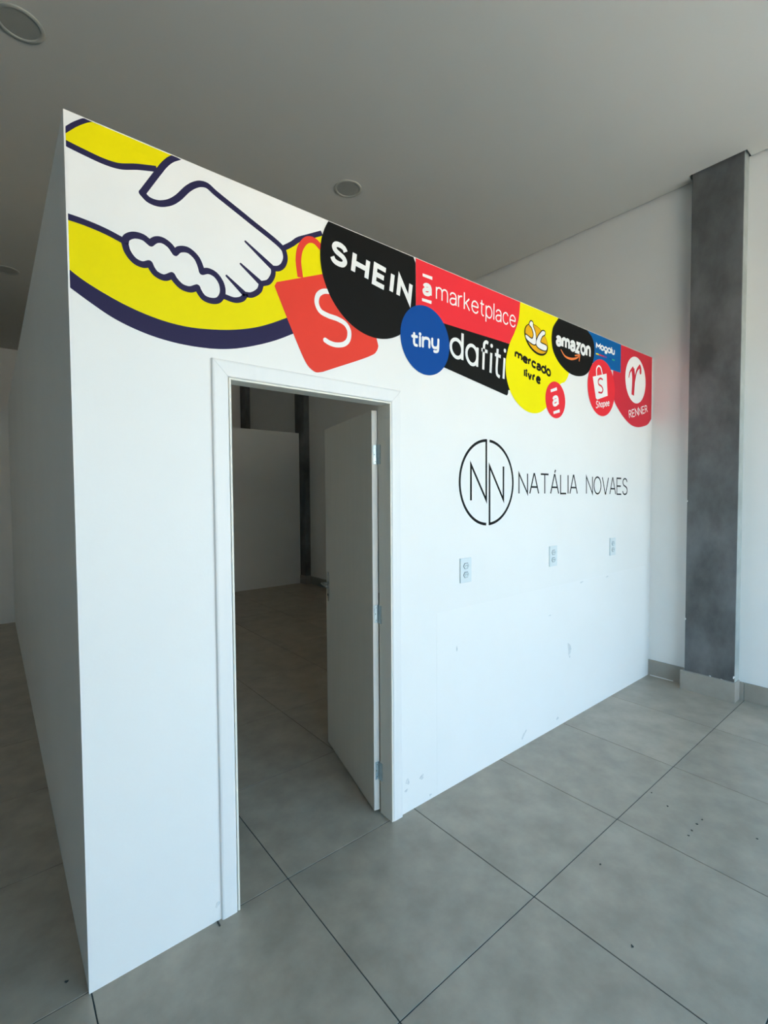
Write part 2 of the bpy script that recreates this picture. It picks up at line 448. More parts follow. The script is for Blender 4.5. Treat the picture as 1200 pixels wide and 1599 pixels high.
# ------------------------------------------------------------------ recessed ceiling lights (off)
def downlight(x, y, label, first=[None]):
    if first[0] is None:
        r = empty('downlight', (x, y, CEIL))
        mb = MB(); mb.lathe([(0.119, 0.0), (0.1188, -0.0045), (0.117, -0.0065), (0.101, -0.0078), (0.0975, -0.0068), (0.0945, -0.0035), (0.093, 0.0)], 64)
        mb.build('rim', RIM, r, smooth=True)
        mb = MB(); mb.lathe([(0.0001, -0.0035), (0.06, -0.0035), (0.0935, -0.0025), (0.0935, 0.0), (0.0001, 0.0)], 64)
        mb.build('diffuser', DIFF, r)
        first[0] = r
    else:
        s = first[0]; r = s.copy(); COL.objects.link(r); r.location = (x, y, CEIL)
        for ch in s.children:
            c = ch.copy(); COL.objects.link(c); c.parent = r
    return tag(r, label, 'ceiling light', 'round recessed ceiling lights, all switched off')
downlight(2.245, 1.60, 'round unlit ceiling light above the black circle sticker, mid ceiling')
downlight(-0.015, 1.565, 'large round unlit ceiling light cut by the upper left corner of the photo')
downlight(0.010, 5.30, 'far small round ceiling light in the dark left part behind the wall corner')

# ------------------------------------------------------------------ power outlets
def hexa(cx, cz, rx, rz): return [(cx - rx, cz), (cx - rx * 0.55, cz - rz), (cx + rx * 0.55, cz - rz), (cx + rx, cz), (cx + rx * 0.55, cz + rz), (cx - rx * 0.55, cz + rz)]
def outlet(x, z, label, first=[None]):
    if first[0] is None:
        r = empty('power_outlet', (x, 0, z))
        mb = MB(); mb.box((-0.0475, -0.009, -0.072), (0.0475, 0.0, 0.072)); mb.build('cover_plate', PLATE, r, bevel=0.003, seg=2)
        for dz in (0.026, -0.026):
            mb = MB(); mb.prism(hexa(0, dz, 0.0265, 0.0175), lambda p, k: (p[0], -0.0088 if k else -0.0096, p[1])); s = mb.build('socket', GAP, r)
            mb = MB(); ho = hexa(0, dz, 0.0235, 0.0150); hi = hexa(0, dz, 0.0185, 0.0115)
            vs = [(a, -0.0096, b) for a, b in ho] + [(a, -0.0125, b) for a, b in ho] + [(a, -0.0125, b) for a, b in hi] + [(a, -0.0100, b) for a, b in hi]
            fs = [(k * 6 + i, k * 6 + (i + 1) % 6, (k + 1) * 6 + (i + 1) % 6, (k + 1) * 6 + i) for k in range(3) for i in range(6)] + [tuple(range(18, 24))]
            mb.add(vs, fs); mb.build('socket_face', SOCK, s)
            mb = MB()
            for dx, d2 in ((-0.0095, 0), (0.0095, 0), (0, 0.003)):
                mb.cyl((dx, -0.0098, dz + d2), (dx, -0.0106, dz + d2), 0.0022, 10)
            mb.build('pin_holes', PIN, s)
        first[0] = r
    else:
        s = first[0]; r = s.copy(); COL.objects.link(r); r.location = (x, 0, z)
        for ch in s.children:
            c = ch.copy(); COL.objects.link(c); c.parent = r
            for g2 in ch.children:
                d = g2.copy(); COL.objects.link(d); d.parent = c
    return tag(r, label, 'power outlet', 'double power outlets on the white partition')
outlet(1.922, 1.248, 'white double power outlet nearest the door frame, below the round emblem')
outlet(2.853, 1.251, 'white double power outlet in the middle of the three on the partition')
outlet(3.747, 1.253, 'white double power outlet nearest the grey cement column')

# grit and crumbs lying on the floor tiles
mb = MB()
for k, (x, y) in enumerate([(2.628, -0.762), (2.57, -0.866), (2.531, -1.018), (2.59, -1.023), (2.459, -1.018), (2.406, -1.021), (1.892, -0.832), (1.594, -1.101), (2.637, -1.243), (-0.054, -0.02 + 0.12)]):
    r = 0.0045 + 0.002 * ((k * 7) % 5) / 5
    mb.prism(blob(x, y, r, r * 0.7, k, 8, k), lambda p, kk: (p[0], p[1], 0.0 if kk else 0.0022))
mb.box((0.436, -0.030, 0.0), (0.441, -0.004, 0.004))
tag(mb.build('floor_grit', DIRT), 'scattered dark specks of grit on the floor tiles', 'grit', kind='stuff')

# ------------------------------------------------------------------ vinyl stickers: outlines in metres on the wall (x across, z up)
def cr(pts, closed=False, n=8):
    """Catmull-Rom through the points."""
    P = [Vector((p[0], p[1], 0)) for p in pts]; out = []; N = len(P)
    if N < 3 and not closed: return [(p.x, p.y) for p in P]
    rng = range(N) if closed else range(N - 1)
    for i in rng:
        p1, p2 = P[i], P[(i + 1) % N]
        p0 = P[(i - 1) % N] if (closed or i > 0) else p1 * 2 - p2
        p3 = P[(i + 2) % N] if (closed or i + 2 < N) else p2 * 2 - p1
        # centripetal-like tangents
        d01 = max((p1 - p0).length, 1e-6) ** 0.5; d12 = max((p2 - p1).length, 1e-6) ** 0.5; d23 = max((p3 - p2).length, 1e-6) ** 0.5
        m1 = (p2 - p1) + d12 * ((p1 - p0) / d01 - (p2 - p0) / (d01 + d12))
        m2 = (p2 - p1) + d12 * ((p3 - p2) / d23 - (p3 - p1) / (d12 + d23))
        for k in range(n):
            t = k / n
            q = p1 * (2 * t ** 3 - 3 * t * t + 1) + m1 * (t ** 3 - 2 * t * t + t) + p2 * (-2 * t ** 3 + 3 * t * t) + m2 * (t ** 3 - t * t)
            out.append((q.x, q.y))
    if not closed: out.append((P[-1].x, P[-1].y))
    return out
def clip(poly, a, c, keep_less=True):
    """half-plane clip on axis a at value c."""
    out = []; n = len(poly)
    ins = lambda p: (p[a] <= c) if keep_less else (p[a] >= c)
    for i in range(n):
        p, q = poly[i], poly[(i + 1) % n]
        if ins(p): out.append(p)
        if ins(p) != ins(q):
            t = (c - p[a]) / (q[a] - p[a]); out.append((p[0] + (q[0] - p[0]) * t, p[1] + (q[1] - p[1]) * t))
    return out
TOP = H - 0.0035
LEFT = 0.005
RIGHT = XR - 0.018
def ring(cx, cz, rx, rz=None, n=72, a0=0.0, a1=360.0, rot=0.0):
    rz = rz or rx; full = abs(a1 - a0) >= 359.9; cr_, sr = math.cos(rot), math.sin(rot); o = []
    for i in range(n if full else n + 1):
        a = math.radians(a0 + (a1 - a0) * i / n); x, z = rx * math.cos(a), rz * math.sin(a)
        o.append((cx + x * cr_ - z * sr, cz + x * sr + z * cr_))
    return o
LAY = 0.00026
def slab(poly, layer, name, material, parent, org, cliptop=True):
    if cliptop: poly = clip(poly, 1, TOP); poly = clip(poly, 0, LEFT, False)
    mb = MB(); mb.prism(poly, xz(-LAY * layer, -LAY * (layer - 1) if layer > 1 else 0.0))
    o = mb.build(name, material, parent, origin=org); o.location = (0, 0, 0); return o
def stroke_into(mb, pts, w, layer, cap='butt', closed=False, wend=None, mlim=0.33):
    n = len(pts); P = [Vector((p[0], p[1])) for p in pts]
    Q = [P[0]]
    for p in P[1:]:
        if (p - Q[-1]).length > 1e-5: Q.append(p)
    if closed and (Q[0] - Q[-1]).length < 1e-5: Q.pop()
    P = Q; n = len(P)
    if n < 2: return
    segs = [(P[(i + 1) % n] - P[i]).normalized() for i in range(n if closed else n - 1)]
    L, R_ = [], []
    for i in range(n):
        hw = w / 2 if wend is None else (w + (wend - w) * i / (n - 1)) / 2
        if closed: d0, d1 = segs[i - 1], segs[i]
        else: d0 = segs[max(i - 1, 0)]; d1 = segs[min(i, n - 2)]
        t = d0 + d1
        if t.length < 1e-4: t = d1.copy()
        t.normalize(); nn = Vector((-t.y, t.x)); c = max(abs(nn.dot(Vector((-d1.y, d1.x)))), mlim)
        L.append(P[i] + nn * hw / c); R_.append(P[i] - nn * hw / c)
    eps = 1.6e-5 * (len(mb.v) // 7 % 9)      # each stroke a hair in front of the last, so that crossings do not share a plane
    y1, y0 = -LAY * layer - eps, -LAY * (layer - 1)
    vs = []
    for a, b in zip(L, R_): vs += [(a.x, y1, a.y), (b.x, y1, b.y), (a.x, y0, a.y), (b.x, y0, b.y)]
    fs = []
    for i in range(n if closed else n - 1):
        a, b = 4 * i, 4 * ((i + 1) % n)
        fs += [(a, a + 1, b + 1, b), (a, b, b + 2, a + 2), (a + 1, a + 3, b + 3, b + 1)]
    if not closed: fs += [(0, 2, 3, 1), (4 * n - 4, 4 * n - 3, 4 * n - 1, 4 * n - 2)]
    mb.add(vs, fs)
    if cap == 'round':
        for p, d, ww in ((P[0], -segs[0], w), (P[-1], segs[-1], w if wend is None else wend)):
            a0 = math.atan2(d.y, d.x); hw = ww / 2
            arc = [(p.x + hw * math.cos(a0 + math.pi * (k / 8 - 0.5)), p.y + hw * math.sin(a0 + math.pi * (k / 8 - 0.5))) for k in range(9)]
            mb.prism(arc, xz(y1 - 8e-6, y0))
def finish(mb, name, material, parent, org):
    # keep strokes inside the wall's edges
    me_v = []
    for v in mb.v: me_v.append((max(v[0], LEFT), v[1], min(v[2], TOP)))
    mb.v = me_v
    o = mb.build(name, material, parent, origin=org); o.location = (0, 0, 0); return o

# monoline lettering: every glyph is (advance, [(kind, points)]); x-height or cap height = 1
S_, L_, = 's', 'l'
def el_(cx, cy, rx, ry): return [(cx + rx * math.cos(2 * math.pi * i / 24), cy + ry * math.sin(2 * math.pi * i / 24)) for i in range(24)]
G = {
 'S': (0.68, [(S_, [(.64, .80), (.55, .94), (.36, 1), (.14, .93), (.07, .75), (.17, .59), (.38, .51), (.58, .42), (.66, .26), (.57, .07), (.34, 0), (.13, .05), (.03, .2)])]),
 'H': (0.72, [(L_, [(0, 0), (0, 1)]), (L_, [(.72, 0), (.72, 1)]), (L_, [(0, .5), (.72, .5)])]),
 'E': (0.58, [(L_, [(.58, 1), (0, 1), (0, 0), (.58, 0)]), (L_, [(0, .51), (.52, .51)])]),
 'I': (0.0, [(L_, [(0, 0), (0, 1)])]),
 'N': (0.70, [(L_, [(0, 0), (0, 1), (.70, 0), (.70, 1)])]),
 'A': (0.76, [(L_, [(0, 0), (.355, 1), (.405, 1), (.76, 0)]), (L_, [(.13, .33), (.63, .33)])]),
 'Á': (0.76, [(L_, [(0, 0), (.355, 1), (.405, 1), (.76, 0)]), (L_, [(.13, .33), (.63, .33)]), (L_, [(.38, 1.1), (.47, 1.26)])]),
 'T': (0.70, [(L_, [(0, 1), (.70, 1)]), (L_, [(.35, 1), (.35, 0)])]),
 'L': (0.55, [(L_, [(0, 1), (0, 0), (.55, 0)])]),
 'O': (0.84, [('c', el_(.42, .5, .42, .5))]),
 'V': (0.76, [(L_, [(0, 1), (.355, 0), (.405, 0), (.76, 1)])]),
 'R': (0.56, [(L_, [(0, 0), (0, 1)]), (S_, [(0, 1), (.12, 1), (.36, .98), (.50, .88), (.53, .75), (.48, .61), (.34, .52), (0, .5)]), (L_, [(.26, .5), (.56, 0)])]),
 'a': (0.66, [(S_, [(.05, .74), (.12, .9), (.34, 1), (.56, .92), (.64, .70), (.645, .4), (.645, 0)]), (S_, [(.64, .56), (.40, .55), (.16, .48), (.03, .28), (.10, .06), (.28, 0), (.48, .06), (.60, .20), (.64, .36)])]),
 'ɑ': (0.72, [('c', el_(.36, .5, .36, .5)), (L_, [(.72, 0), (.72, 1)])]),
 'm': (1.10, [(L_, [(0, 0), (0, 1)]), (S_, [(0, .68), (.1, .91), (.30, 1), (.48, .92), (.55, .68), (.55, .3), (.55, 0)]), (S_, [(.55, .68), (.65, .91), (.85, 1), (1.03, .92), (1.10, .68), (1.10, .3), (1.10, 0)])]),
 'n': (0.62, [(L_, [(0, 0), (0, 1)]), (S_, [(0, .66), (.11, .91), (.34, 1), (.54, .91), (.62, .66), (.62, .3), (.62, 0)])]),
 'h': (0.60, [(L_, [(0, 0), (0, 1.45)]), (S_, [(0, .66), (.11, .91), (.33, 1), (.52, .91), (.60, .66), (.60, .3), (.60, 0)])]),
 'r': (0.38, [(L_, [(0, 0), (0, 1)]), (S_, [(0, .62), (.08, .85), (.21, .96), (.38, 1)])]),
 'k': (0.58, [(L_, [(0, 0), (0, 1.42)]), (L_, [(.53, 1), (0, .40)]), (L_, [(.18, .60), (.58, 0)])]),
 'e': (0.72, [(S_, [(.02, .53), (.25, .53), (.5, .53), (.72, .53)]), (S_, [(.72, .53), (.66, .82), (.38, 1), (.12, .86), (.01, .5), (.12, .14), (.38, 0), (.60, .07), (.71, .24)])]),
 't': (0.44, [(S_, [(.17, 1.32), (.17, .8), (.17, .25), (.23, .06), (.42, .0)]), (L_, [(0, 1), (.42, 1)])]),
 'p': (0.70, [(L_, [(0, 1), (0, -.42)]), ('c', el_(.35, .5, .35, .5))]),
 'l': (0.0, [(L_, [(0, 0), (0, 1.42)])]),
 'c': (0.64, [(S_, [(.64, .78), (.52, .94), (.33, 1), (.10, .86), (0, .5), (.10, .14), (.33, 0), (.52, .06), (.64, .22)])]),
 'i': (0.0, [(L_, [(0, 0), (0, 1)]), ('d', [(0, 1.36)])]),
 'y': (0.60, [(S_, [(0, 1), (0, .6), (.02, .3), (.12, .06), (.30, 0), (.48, .06), (.58, .3), (.60, .6)]), (S_, [(.60, 1), (.60, .5), (.60, -.05), (.56, -.32), (.40, -.44), (.22, -.42)])]),
 'd': (0.72, [('c', el_(.36, .5, .36, .5)), (L_, [(.72, 0), (.72, 1.46)])]),
 'f': (0.42, [(S_, [(.44, 1.42), (.32, 1.46), (.19, 1.36), (.16, 1.1), (.16, .6), (.16, 0)]), (L_, [(0, .98), (.42, .98)])]),
 'o': (0.72, [('c', el_(.36, .5, .36, .5))]),
 'v': (0.58, [(L_, [(0, 1), (.25, 0), (.33, 0), (.58, 1)])]),
 'z': (0.56, [(L_, [(.02, 1), (.55, 1), (0, 0), (.57, 0)])]),
 'g': (0.70, [('c', el_(.35, .5, .35, .5)), (S_, [(.70, 1), (.70, .5), (.70, -.02), (.62, -.33), (.38, -.42), (.10, -.34)])]),
 'u': (0.60, [(S_, [(0, 1), (0, .6), (.02, .3), (.12, .06), (.28, 0), (.46, .06), (.58, .28), (.60, .5)]), (L_, [(.60, 1), (.60, 0)])]),
 'M': (0.95, [(L_, [(0, 0), (0, 1.12), (.475, .5), (.95, 1.12), (.95, 0)])]),
 ' ': (0.28, []),
}
def text_into(mb, text, quad, w, layer, gap=0.26, cap='butt', wend=None):
    TL, TR, BR, BL = [Vector(q) for q in quad]
    tot = sum(G[c][0] for c in text) + gap * (len(text) - 1)
    U = ((TR - TL).length + (BR - BL).length) / 2; Vv = ((TL - BL).length + (TR - BR).length) / 2
    iu, iv = (w / 2) / U, (w / 2) / Vv
    def P(u, v):
        s = iu + u / tot * (1 - 2 * iu); t = iv + v * (1 - 2 * iv)
        q = (BL + (BR - BL) * s) * (1 - t) + (TL + (TR - TL) * s) * t
        return (q.x, q.y)
    x = 0
    for c in text:
        adv, st = G[c]
        for k, pts in st:
            pp = [P(x + a, b) for a, b in pts]
            if k == 'd': mb.prism(ring(pp[0][0], pp[0][1], w * 0.62, n=14), xz(-LAY * layer, -LAY * (layer - 1)))
            elif k == 'c': stroke_into(mb, pp, w, layer, closed=True)
            elif k == 's': stroke_into(mb, cr(pp, n=6), w, layer, cap)
            else: stroke_into(mb, pp, w, layer, cap)
        x += adv + gap
def text(name, txt, quad, w, layer, material, parent, org, gap=0.26, cap='butt'):
    mb = MB(); text_into(mb, txt, quad, w, layer, gap, cap); return finish(mb, name, material, parent, org)
def decal(name, x, z, label, group='vinyl stickers along the top of the partition'):
    o = empty(name, (x, 0, z)); return tag(o, label, 'sticker', group)

D = {'ab1': [(2.8106, 2.4127), (2.888, 2.4394), (2.8936, 2.4188), (2.8143, 2.394)],
 'ab2': [(2.8473, 2.2655), (2.9259, 2.2893), (2.9316, 2.2684), (2.8511, 2.2475)],
 'abar1': [(1.5844, 2.858), (1.656, 2.86), (1.6559, 2.843), (1.5844, 2.8427)],
 'abar2': [(1.5791, 2.7281), (1.6506, 2.7311), (1.6486, 2.7137), (1.579, 2.7134)],
 'abq': [(2.8268, 2.3698), (2.9102, 2.3899), (2.9183, 2.3149), (2.8364, 2.2942)],
 'amq': [(2.8713, 2.8023), (3.3617, 2.8147), (3.3613, 2.7203), (2.8722, 2.7268)],
 'amz': [(2.9147, 2.9153), (3.3326, 2.9101), (3.3817, 2.8835), (3.4126, 2.837), (3.4181, 2.7746), (3.3999, 2.708), (3.3688, 2.6554), (3.3273, 2.6121), (3.2657, 2.5787), (3.1652, 2.5585),
         (3.0678, 2.5618), (2.9735, 2.5865), (2.8911, 2.6312), (2.8373, 2.6887), (2.8191, 2.7613), (2.8322, 2.8352), (2.8616, 2.8767)],
 'aq': [(1.5823, 2.8142), (1.6529, 2.8185), (1.6526, 2.7486), (1.5801, 2.7457)],
 'arm1': [(2.5129, 2.7273), (2.5866, 2.7151), (2.6023, 2.7455), (2.5813, 2.7865), (2.5544, 2.8032), (2.5715, 2.8268), (2.5937, 2.8209), (2.5939, 2.8028), (2.6231, 2.7589), (2.6299, 2.7146),
          (2.6205, 2.6853), (2.5192, 2.7062)],
 'arm2': [(2.6334, 2.6924), (2.6508, 2.7371), (2.6833, 2.7731), (2.7114, 2.7928), (2.7366, 2.7897), (2.735, 2.7754), (2.705, 2.7572), (2.6838, 2.7252), (2.6823, 2.711), (2.7595, 2.6979),
          (2.753, 2.6713), (2.6514, 2.6747)],
 'arm_bot': [(0.001, 2.5907), (0.0466, 2.5885), (0.1075, 2.5803), (0.168, 2.5648)],
 'arm_r': [(0.7682, 2.7297), (0.814, 2.7647), (0.8411, 2.7896), (0.8963, 2.8215), (0.9623, 2.8589)],
 'arm_top': [(0.0034, 2.8205), (0.0522, 2.8139), (0.113, 2.8085), (0.1575, 2.8126), (0.2107, 2.8327), (0.2767, 2.8528)],
 'arrow': [(3.1335, 2.703), (3.2005, 2.719), (3.1912, 2.6745)],
 'bag': [(0.7374, 2.5828), (0.9599, 2.6778), (1.0283, 2.6864), (1.1823, 2.553), (1.2647, 2.4732), (1.2813, 2.4228), (1.2639, 2.3864), (1.232, 2.3651), (0.9588, 2.2453), (0.9231, 2.2383),
         (0.8928, 2.2522), (0.8716, 2.2747), (0.7829, 2.4466), (0.7278, 2.5641)],
 'bagS': [(1.009, 2.6139), (0.9634, 2.6021), (0.9382, 2.5791), (0.9316, 2.5438), (0.9489, 2.5142), (0.9893, 2.5024), (1.0448, 2.4981), (1.0875, 2.4841), (1.1066, 2.4567), (1.1013, 2.4162),
          (1.0768, 2.3918), (1.034, 2.3797), (0.9969, 2.3818), (0.9742, 2.3896)],
 'dafq': [(1.7907, 2.5773), (2.3015, 2.5491), (2.2891, 2.3965), (1.7904, 2.4642)],
 'fing': [(0.7227, 2.6344), (0.7223, 2.6107), (0.7025, 2.5748), (0.6692, 2.5571)],
 'fing2': [(0.6692, 2.5571), (0.6594, 2.5287), (0.6267, 2.5015), (0.5996, 2.4963)],
 'fing3': [(0.5996, 2.4946), (0.5859, 2.476), (0.5549, 2.4632), (0.5105, 2.4669)],
 'handle': [(0.8505, 2.6332), (0.8424, 2.707), (0.8549, 2.7637), (0.8875, 2.8047), (0.9221, 2.8123), (0.957, 2.7938)],
 'kn': [[(0.1679, 2.559), (0.173, 2.5786), (0.1953, 2.5953), (0.2258, 2.5981), (0.2497, 2.5853)], [(0.2497, 2.5853), (0.2677, 2.6029), (0.2892, 2.6084), (0.3143, 2.5984), (0.3323, 2.5774)],
        [(0.3323, 2.5774), (0.3476, 2.5944), (0.3781, 2.6016), (0.4087, 2.5837), (0.4239, 2.5543), (0.4283, 2.5366)],
        [(0.4283, 2.5366), (0.4517, 2.5465), (0.4802, 2.5401), (0.5029, 2.5123), (0.5064, 2.4765), (0.4909, 2.4481), (0.4659, 2.4379), (0.4336, 2.4419), (0.4142, 2.4647), (0.4104, 2.474)],
        [(0.4104, 2.474), (0.3829, 2.4596), (0.3524, 2.4625), (0.3267, 2.484), (0.321, 2.4938)], [(0.321, 2.4938), (0.2936, 2.4778), (0.2651, 2.4842), (0.2514, 2.5004), (0.2454, 2.5135)],
        [(0.2454, 2.5135), (0.2237, 2.5034), (0.1967, 2.5093), (0.1752, 2.5339), (0.1679, 2.559)]],
 'livq': [(2.496, 2.4963), (2.691, 2.4825), (2.6898, 2.4246), (2.4963, 2.4542)],
 'magq': [(3.4448, 2.8537), (3.7544, 2.8633), (3.7507, 2.8123), (3.4412, 2.8127)],
 'magu': [(3.442, 2.7736), (3.7516, 2.7766)],
 'mercq': [(2.3961, 2.6039), (2.8161, 2.5517), (2.8133, 2.4922), (2.3934, 2.5615)],
 'mkq': [(1.6832, 2.8191), (2.4069, 2.8251), (2.4046, 2.7457), (1.6829, 2.748)],
 'natq': [(2.443, 1.8312), (3.1874, 1.8317), (3.1897, 1.685), (2.4439, 1.6882)],
 'nnL': [(1.9745, 1.6551), (1.9745, 1.8656), (2.1164, 1.6534), (2.1157, 2.0198)],
 'nnR': [(2.1462, 1.4983), (2.1454, 1.8612), (2.2851, 1.6535), (2.2842, 1.8636)],
 'novq': [(3.3112, 1.8279), (4.0177, 1.8204), (4.0215, 1.6755), (3.3136, 1.6845)],
 'oval_in': [(0.0026, 2.4249), (0.042, 2.4005), (0.1026, 2.3727), (0.1664, 2.3493), (0.2337, 2.3321), (0.3048, 2.3217), (0.38, 2.3202), (0.4597, 2.3291), (0.5441, 2.3453), (0.6337, 2.3727),
             (0.6997, 2.4016), (0.7788, 2.4439)],
 'oval_out': [(0.0029, 2.3674), (0.0584, 2.3336), (0.1325, 2.2945), (0.2322, 2.2647), (0.3405, 2.252), (0.4583, 2.256), (0.5428, 2.2709), (0.6324, 2.2996), (0.7277, 2.3398), (0.8083, 2.3828)],
 'ren': [(3.8592, 2.8997), (4.4673, 2.9117), (4.479, 2.3577), (4.4057, 2.3134), (4.2902, 2.2824), (4.1781, 2.2693), (4.069, 2.278), (3.9367, 2.3246), (3.8342, 2.3834), (3.7592, 2.443),
         (3.7209, 2.5393), (3.8592, 2.6948)],
 'renq': [(4.0128, 2.3966), (4.3768, 2.4847), (4.4023, 2.4216), (4.0304, 2.3301)],
 'renr1': [(4.014, 2.6775), (4.0287, 2.7176), (4.0585, 2.7466), (4.0888, 2.7678)],
 'renr2': [(4.0949, 2.7715), (4.1034, 2.6854), (4.0914, 2.536)],
 'renr3': [(4.123, 2.6554), (4.1522, 2.7367), (4.1829, 2.7747), (4.2207, 2.8002)],
 'sS': [(3.5499, 2.5903), (3.5139, 2.5926), (3.4831, 2.5719), (3.4881, 2.5458), (3.5352, 2.5339), (3.5583, 2.5121), (3.5429, 2.4872), (3.4915, 2.4816)],
 'sbag': [(3.3956, 2.5889), (3.6173, 2.6462), (3.6373, 2.4729), (3.4705, 2.4231), (3.4484, 2.4301)],
 'shan': [(3.4561, 2.6054), (3.4551, 2.6587), (3.4854, 2.685), (3.5211, 2.6768), (3.5468, 2.63)],
 'sheinq': [(1.0119, 2.8543), (1.5141, 2.7886), (1.4978, 2.6763), (0.9969, 2.7458)],
 'shq': [(3.4492, 2.3905), (3.6709, 2.436), (3.6717, 2.3961), (3.4456, 2.3505)],
 'slit1': [(0.7227, 2.6344), (0.6033, 2.7055)],
 'slit2': [(0.6692, 2.5571), (0.5821, 2.6113)],
 'slit3': [(0.5996, 2.4946), (0.5238, 2.5483)],
 'smile': [(2.9408, 2.7097), (2.9909, 2.6758), (3.0759, 2.6689), (3.1533, 2.6883), (3.1867, 2.7063)],
 'thumb': [(0.3546, 2.9293), (0.3245, 2.9058), (0.3022, 2.8784), (0.2837, 2.8483), (0.2265, 2.7498)],
 'thumb2': [(0.2265, 2.7498), (0.2461, 2.7353), (0.2776, 2.7337), (0.3139, 2.7495), (0.3439, 2.7759), (0.3826, 2.8253), (0.4062, 2.8477), (0.43, 2.8618), (0.4539, 2.8649), (0.4861, 2.8497),
            (0.6183, 2.796), (0.7682, 2.7297), (0.7779, 2.7106), (0.7795, 2.689), (0.7671, 2.6587), (0.7471, 2.6415), (0.7227, 2.6344)],
 'tinyq': [(1.4999, 2.5221), (1.709, 2.542), (1.7068, 2.4813), (1.4995, 2.4622)],
 'tl_in': [(0.0043, 2.8541), (0.0363, 2.8891), (0.0819, 2.9262)],
 'tl_out': [(0.0046, 2.8689), (0.0307, 2.8985), (0.0609, 2.925)]}

# 1. handshake in a yellow oval, cut by the wall's corner and top edge
o = decal('handshake_sticker', 0.45, 2.60, 'large yellow oval sticker of a navy-outlined handshake at the upper left corner'); og = o.location.copy()
oin, oout = cr(D['oval_in'] + [(0.85, 2.482)]), cr(D['oval_out'] + [(0.88, 2.424)])
slab(oin + oout[::-1], 2, 'navy_rim', V_NAVY, o, og)
kn = D['kn']
lower = [D['arm_bot'][0], D['arm_bot'][1], D['arm_bot'][2]] + [p for k in (0,) for p in kn[6][::-1][:1]] + [p for s in (kn[5], kn[4]) for p in []]
yl = cr(D['arm_bot']) + [p for s in (kn[6][::-1], kn[5][::-1], kn[4][::-1]) for p in cr(s)] + [(0.4336, 2.4419), (0.4659, 2.4379), (0.4909, 2.4481), (0.5064, 2.4700)] + cr(D['fing3'][::-1]) + cr(D['fing2'][::-1]) + cr(D['fing'][::-1]) + cr(D['thumb2'][11:])[::-1] + cr(D['arm_r']) + [(1.0, 2.80), (1.0, 2.56)] + oin[::-1]
slab(yl, 2, 'yellow_field', V_YEL, o, og)
at_ = cr(D['arm_top'])
yu = at_ + cr(D['thumb'])[::-1][8:] + [(0.3546, 2.94)] + [(0.082, 2.94)] + cr(D['tl_in'])[::-1]
slab(yu, 2, 'yellow_field', V_YEL, o, og)
hand = at_ + [D['thumb'][3], D['thumb'][2], D['thumb'][1], (0.3546, 2.94), (0.985, 2.94)] + cr(D['arm_r'])[::-1] + cr(D['thumb2'][11:]) + cr(D['fing']) + cr(D['fing2']) + cr(D['fing3']) + [(0.5064, 2.4700), (0.4909, 2.4481), (0.4659, 2.4379), (0.4336, 2.4419)] + [p for s in (kn[4], kn[5], kn[6]) for p in cr(s)] + cr(D['arm_bot'])[::-1]
slab(hand, 3, 'hands', V_WHITE, o, og)
mb = MB()
for pts, ww, cp in [(D['arm_top'], .0145, 'butt'), (D['thumb'], .0165, 'butt'), (D['thumb2'], .0175, 'round'), (D['fing'], .0155, 'round'), (D['fing2'], .0155, 'round'),
                    (D['fing3'], .0155, 'round'), (D['arm_bot'], .0150, 'butt'), (D['arm_r'], .0155, 'butt'), ([(-0.012, 2.843)] + [((a[0] + b[0]) / 2, (a[1] + b[1]) / 2) for a, b in zip(D['tl_out'], D['tl_in'])] + [(0.11, 2.946)], .0105, 'butt')] + [(k, .0165, 'round') for k in kn]:
    stroke_into(mb, cr(pts), ww * (1.28 if pts is D['thumb'] or pts is D['thumb2'] else 1.38), 4, cp)
for k in ('slit1', 'slit2', 'slit3'): stroke_into(mb, D[k], .0225, 4, 'round', wend=.009)
finish(mb, 'navy_outline', V_NAVY, o, og)

# 2. orange-red shopping bag with a white S
o = decal('shopping_bag_sticker', 1.0, 2.5, 'tilted orange-red shopping bag sticker with a white S, above the doorway'); og = o.location.copy()
slab(cr(D['bag'][:1] + D['bag'][:1]) if False else D['bag'][:5] + cr(D['bag'][4:9])[8:] + cr(D['bag'][8:13])[1:] + D['bag'][13:], 5, 'bag_body', V_BAG, o, og)
mb = MB(); stroke_into(mb, cr(D['handle']), .0275, 5, 'butt'); finish(mb, 'bag_handle', V_BAG, o, og)
mb = MB(); stroke_into(mb, cr(D['bagS']), .0225, 6, 'round'); finish(mb, 'letter', V_WHITE, o, og)

# 3. black circle
o = decal('round_black_sticker', 1.25, 2.72, 'largest black round sticker with spaced white capitals, above the doorway'); og = o.location.copy()
slab(clip(ring(1.2577, 2.7626, 0.306, n=96), 0, 1.5335), 7, 'black_disc', V_BLACK, o, og)
text('lettering', 'SHEIN', D['sheinq'], .0240, 8, V_WHITE, o, og, gap=0.42)

# 4. red banner
o = decal('red_banner_sticker', 1.98, 2.78, 'bright red banner sticker with a white underlined letter and thin white word'); og = o.location.copy()
slab([(1.5355, 2.94), (2.47, 2.94), (2.47, 2.88), (2.40, 2.6362), (1.5355, 2.6320)], 7, 'red_field', V_RED, o, og)
slab(D['abar1'], 8, 'bar', V_WHITE, o, og); slab(D['abar2'], 8, 'bar', V_WHITE, o, og)
text('letter', 'a', D['aq'], .0200, 8, V_WHITE, o, og)
text('lettering', 'marketplace', D['mkq'], .0085, 8, V_WHITE, o, og, gap=0.24)

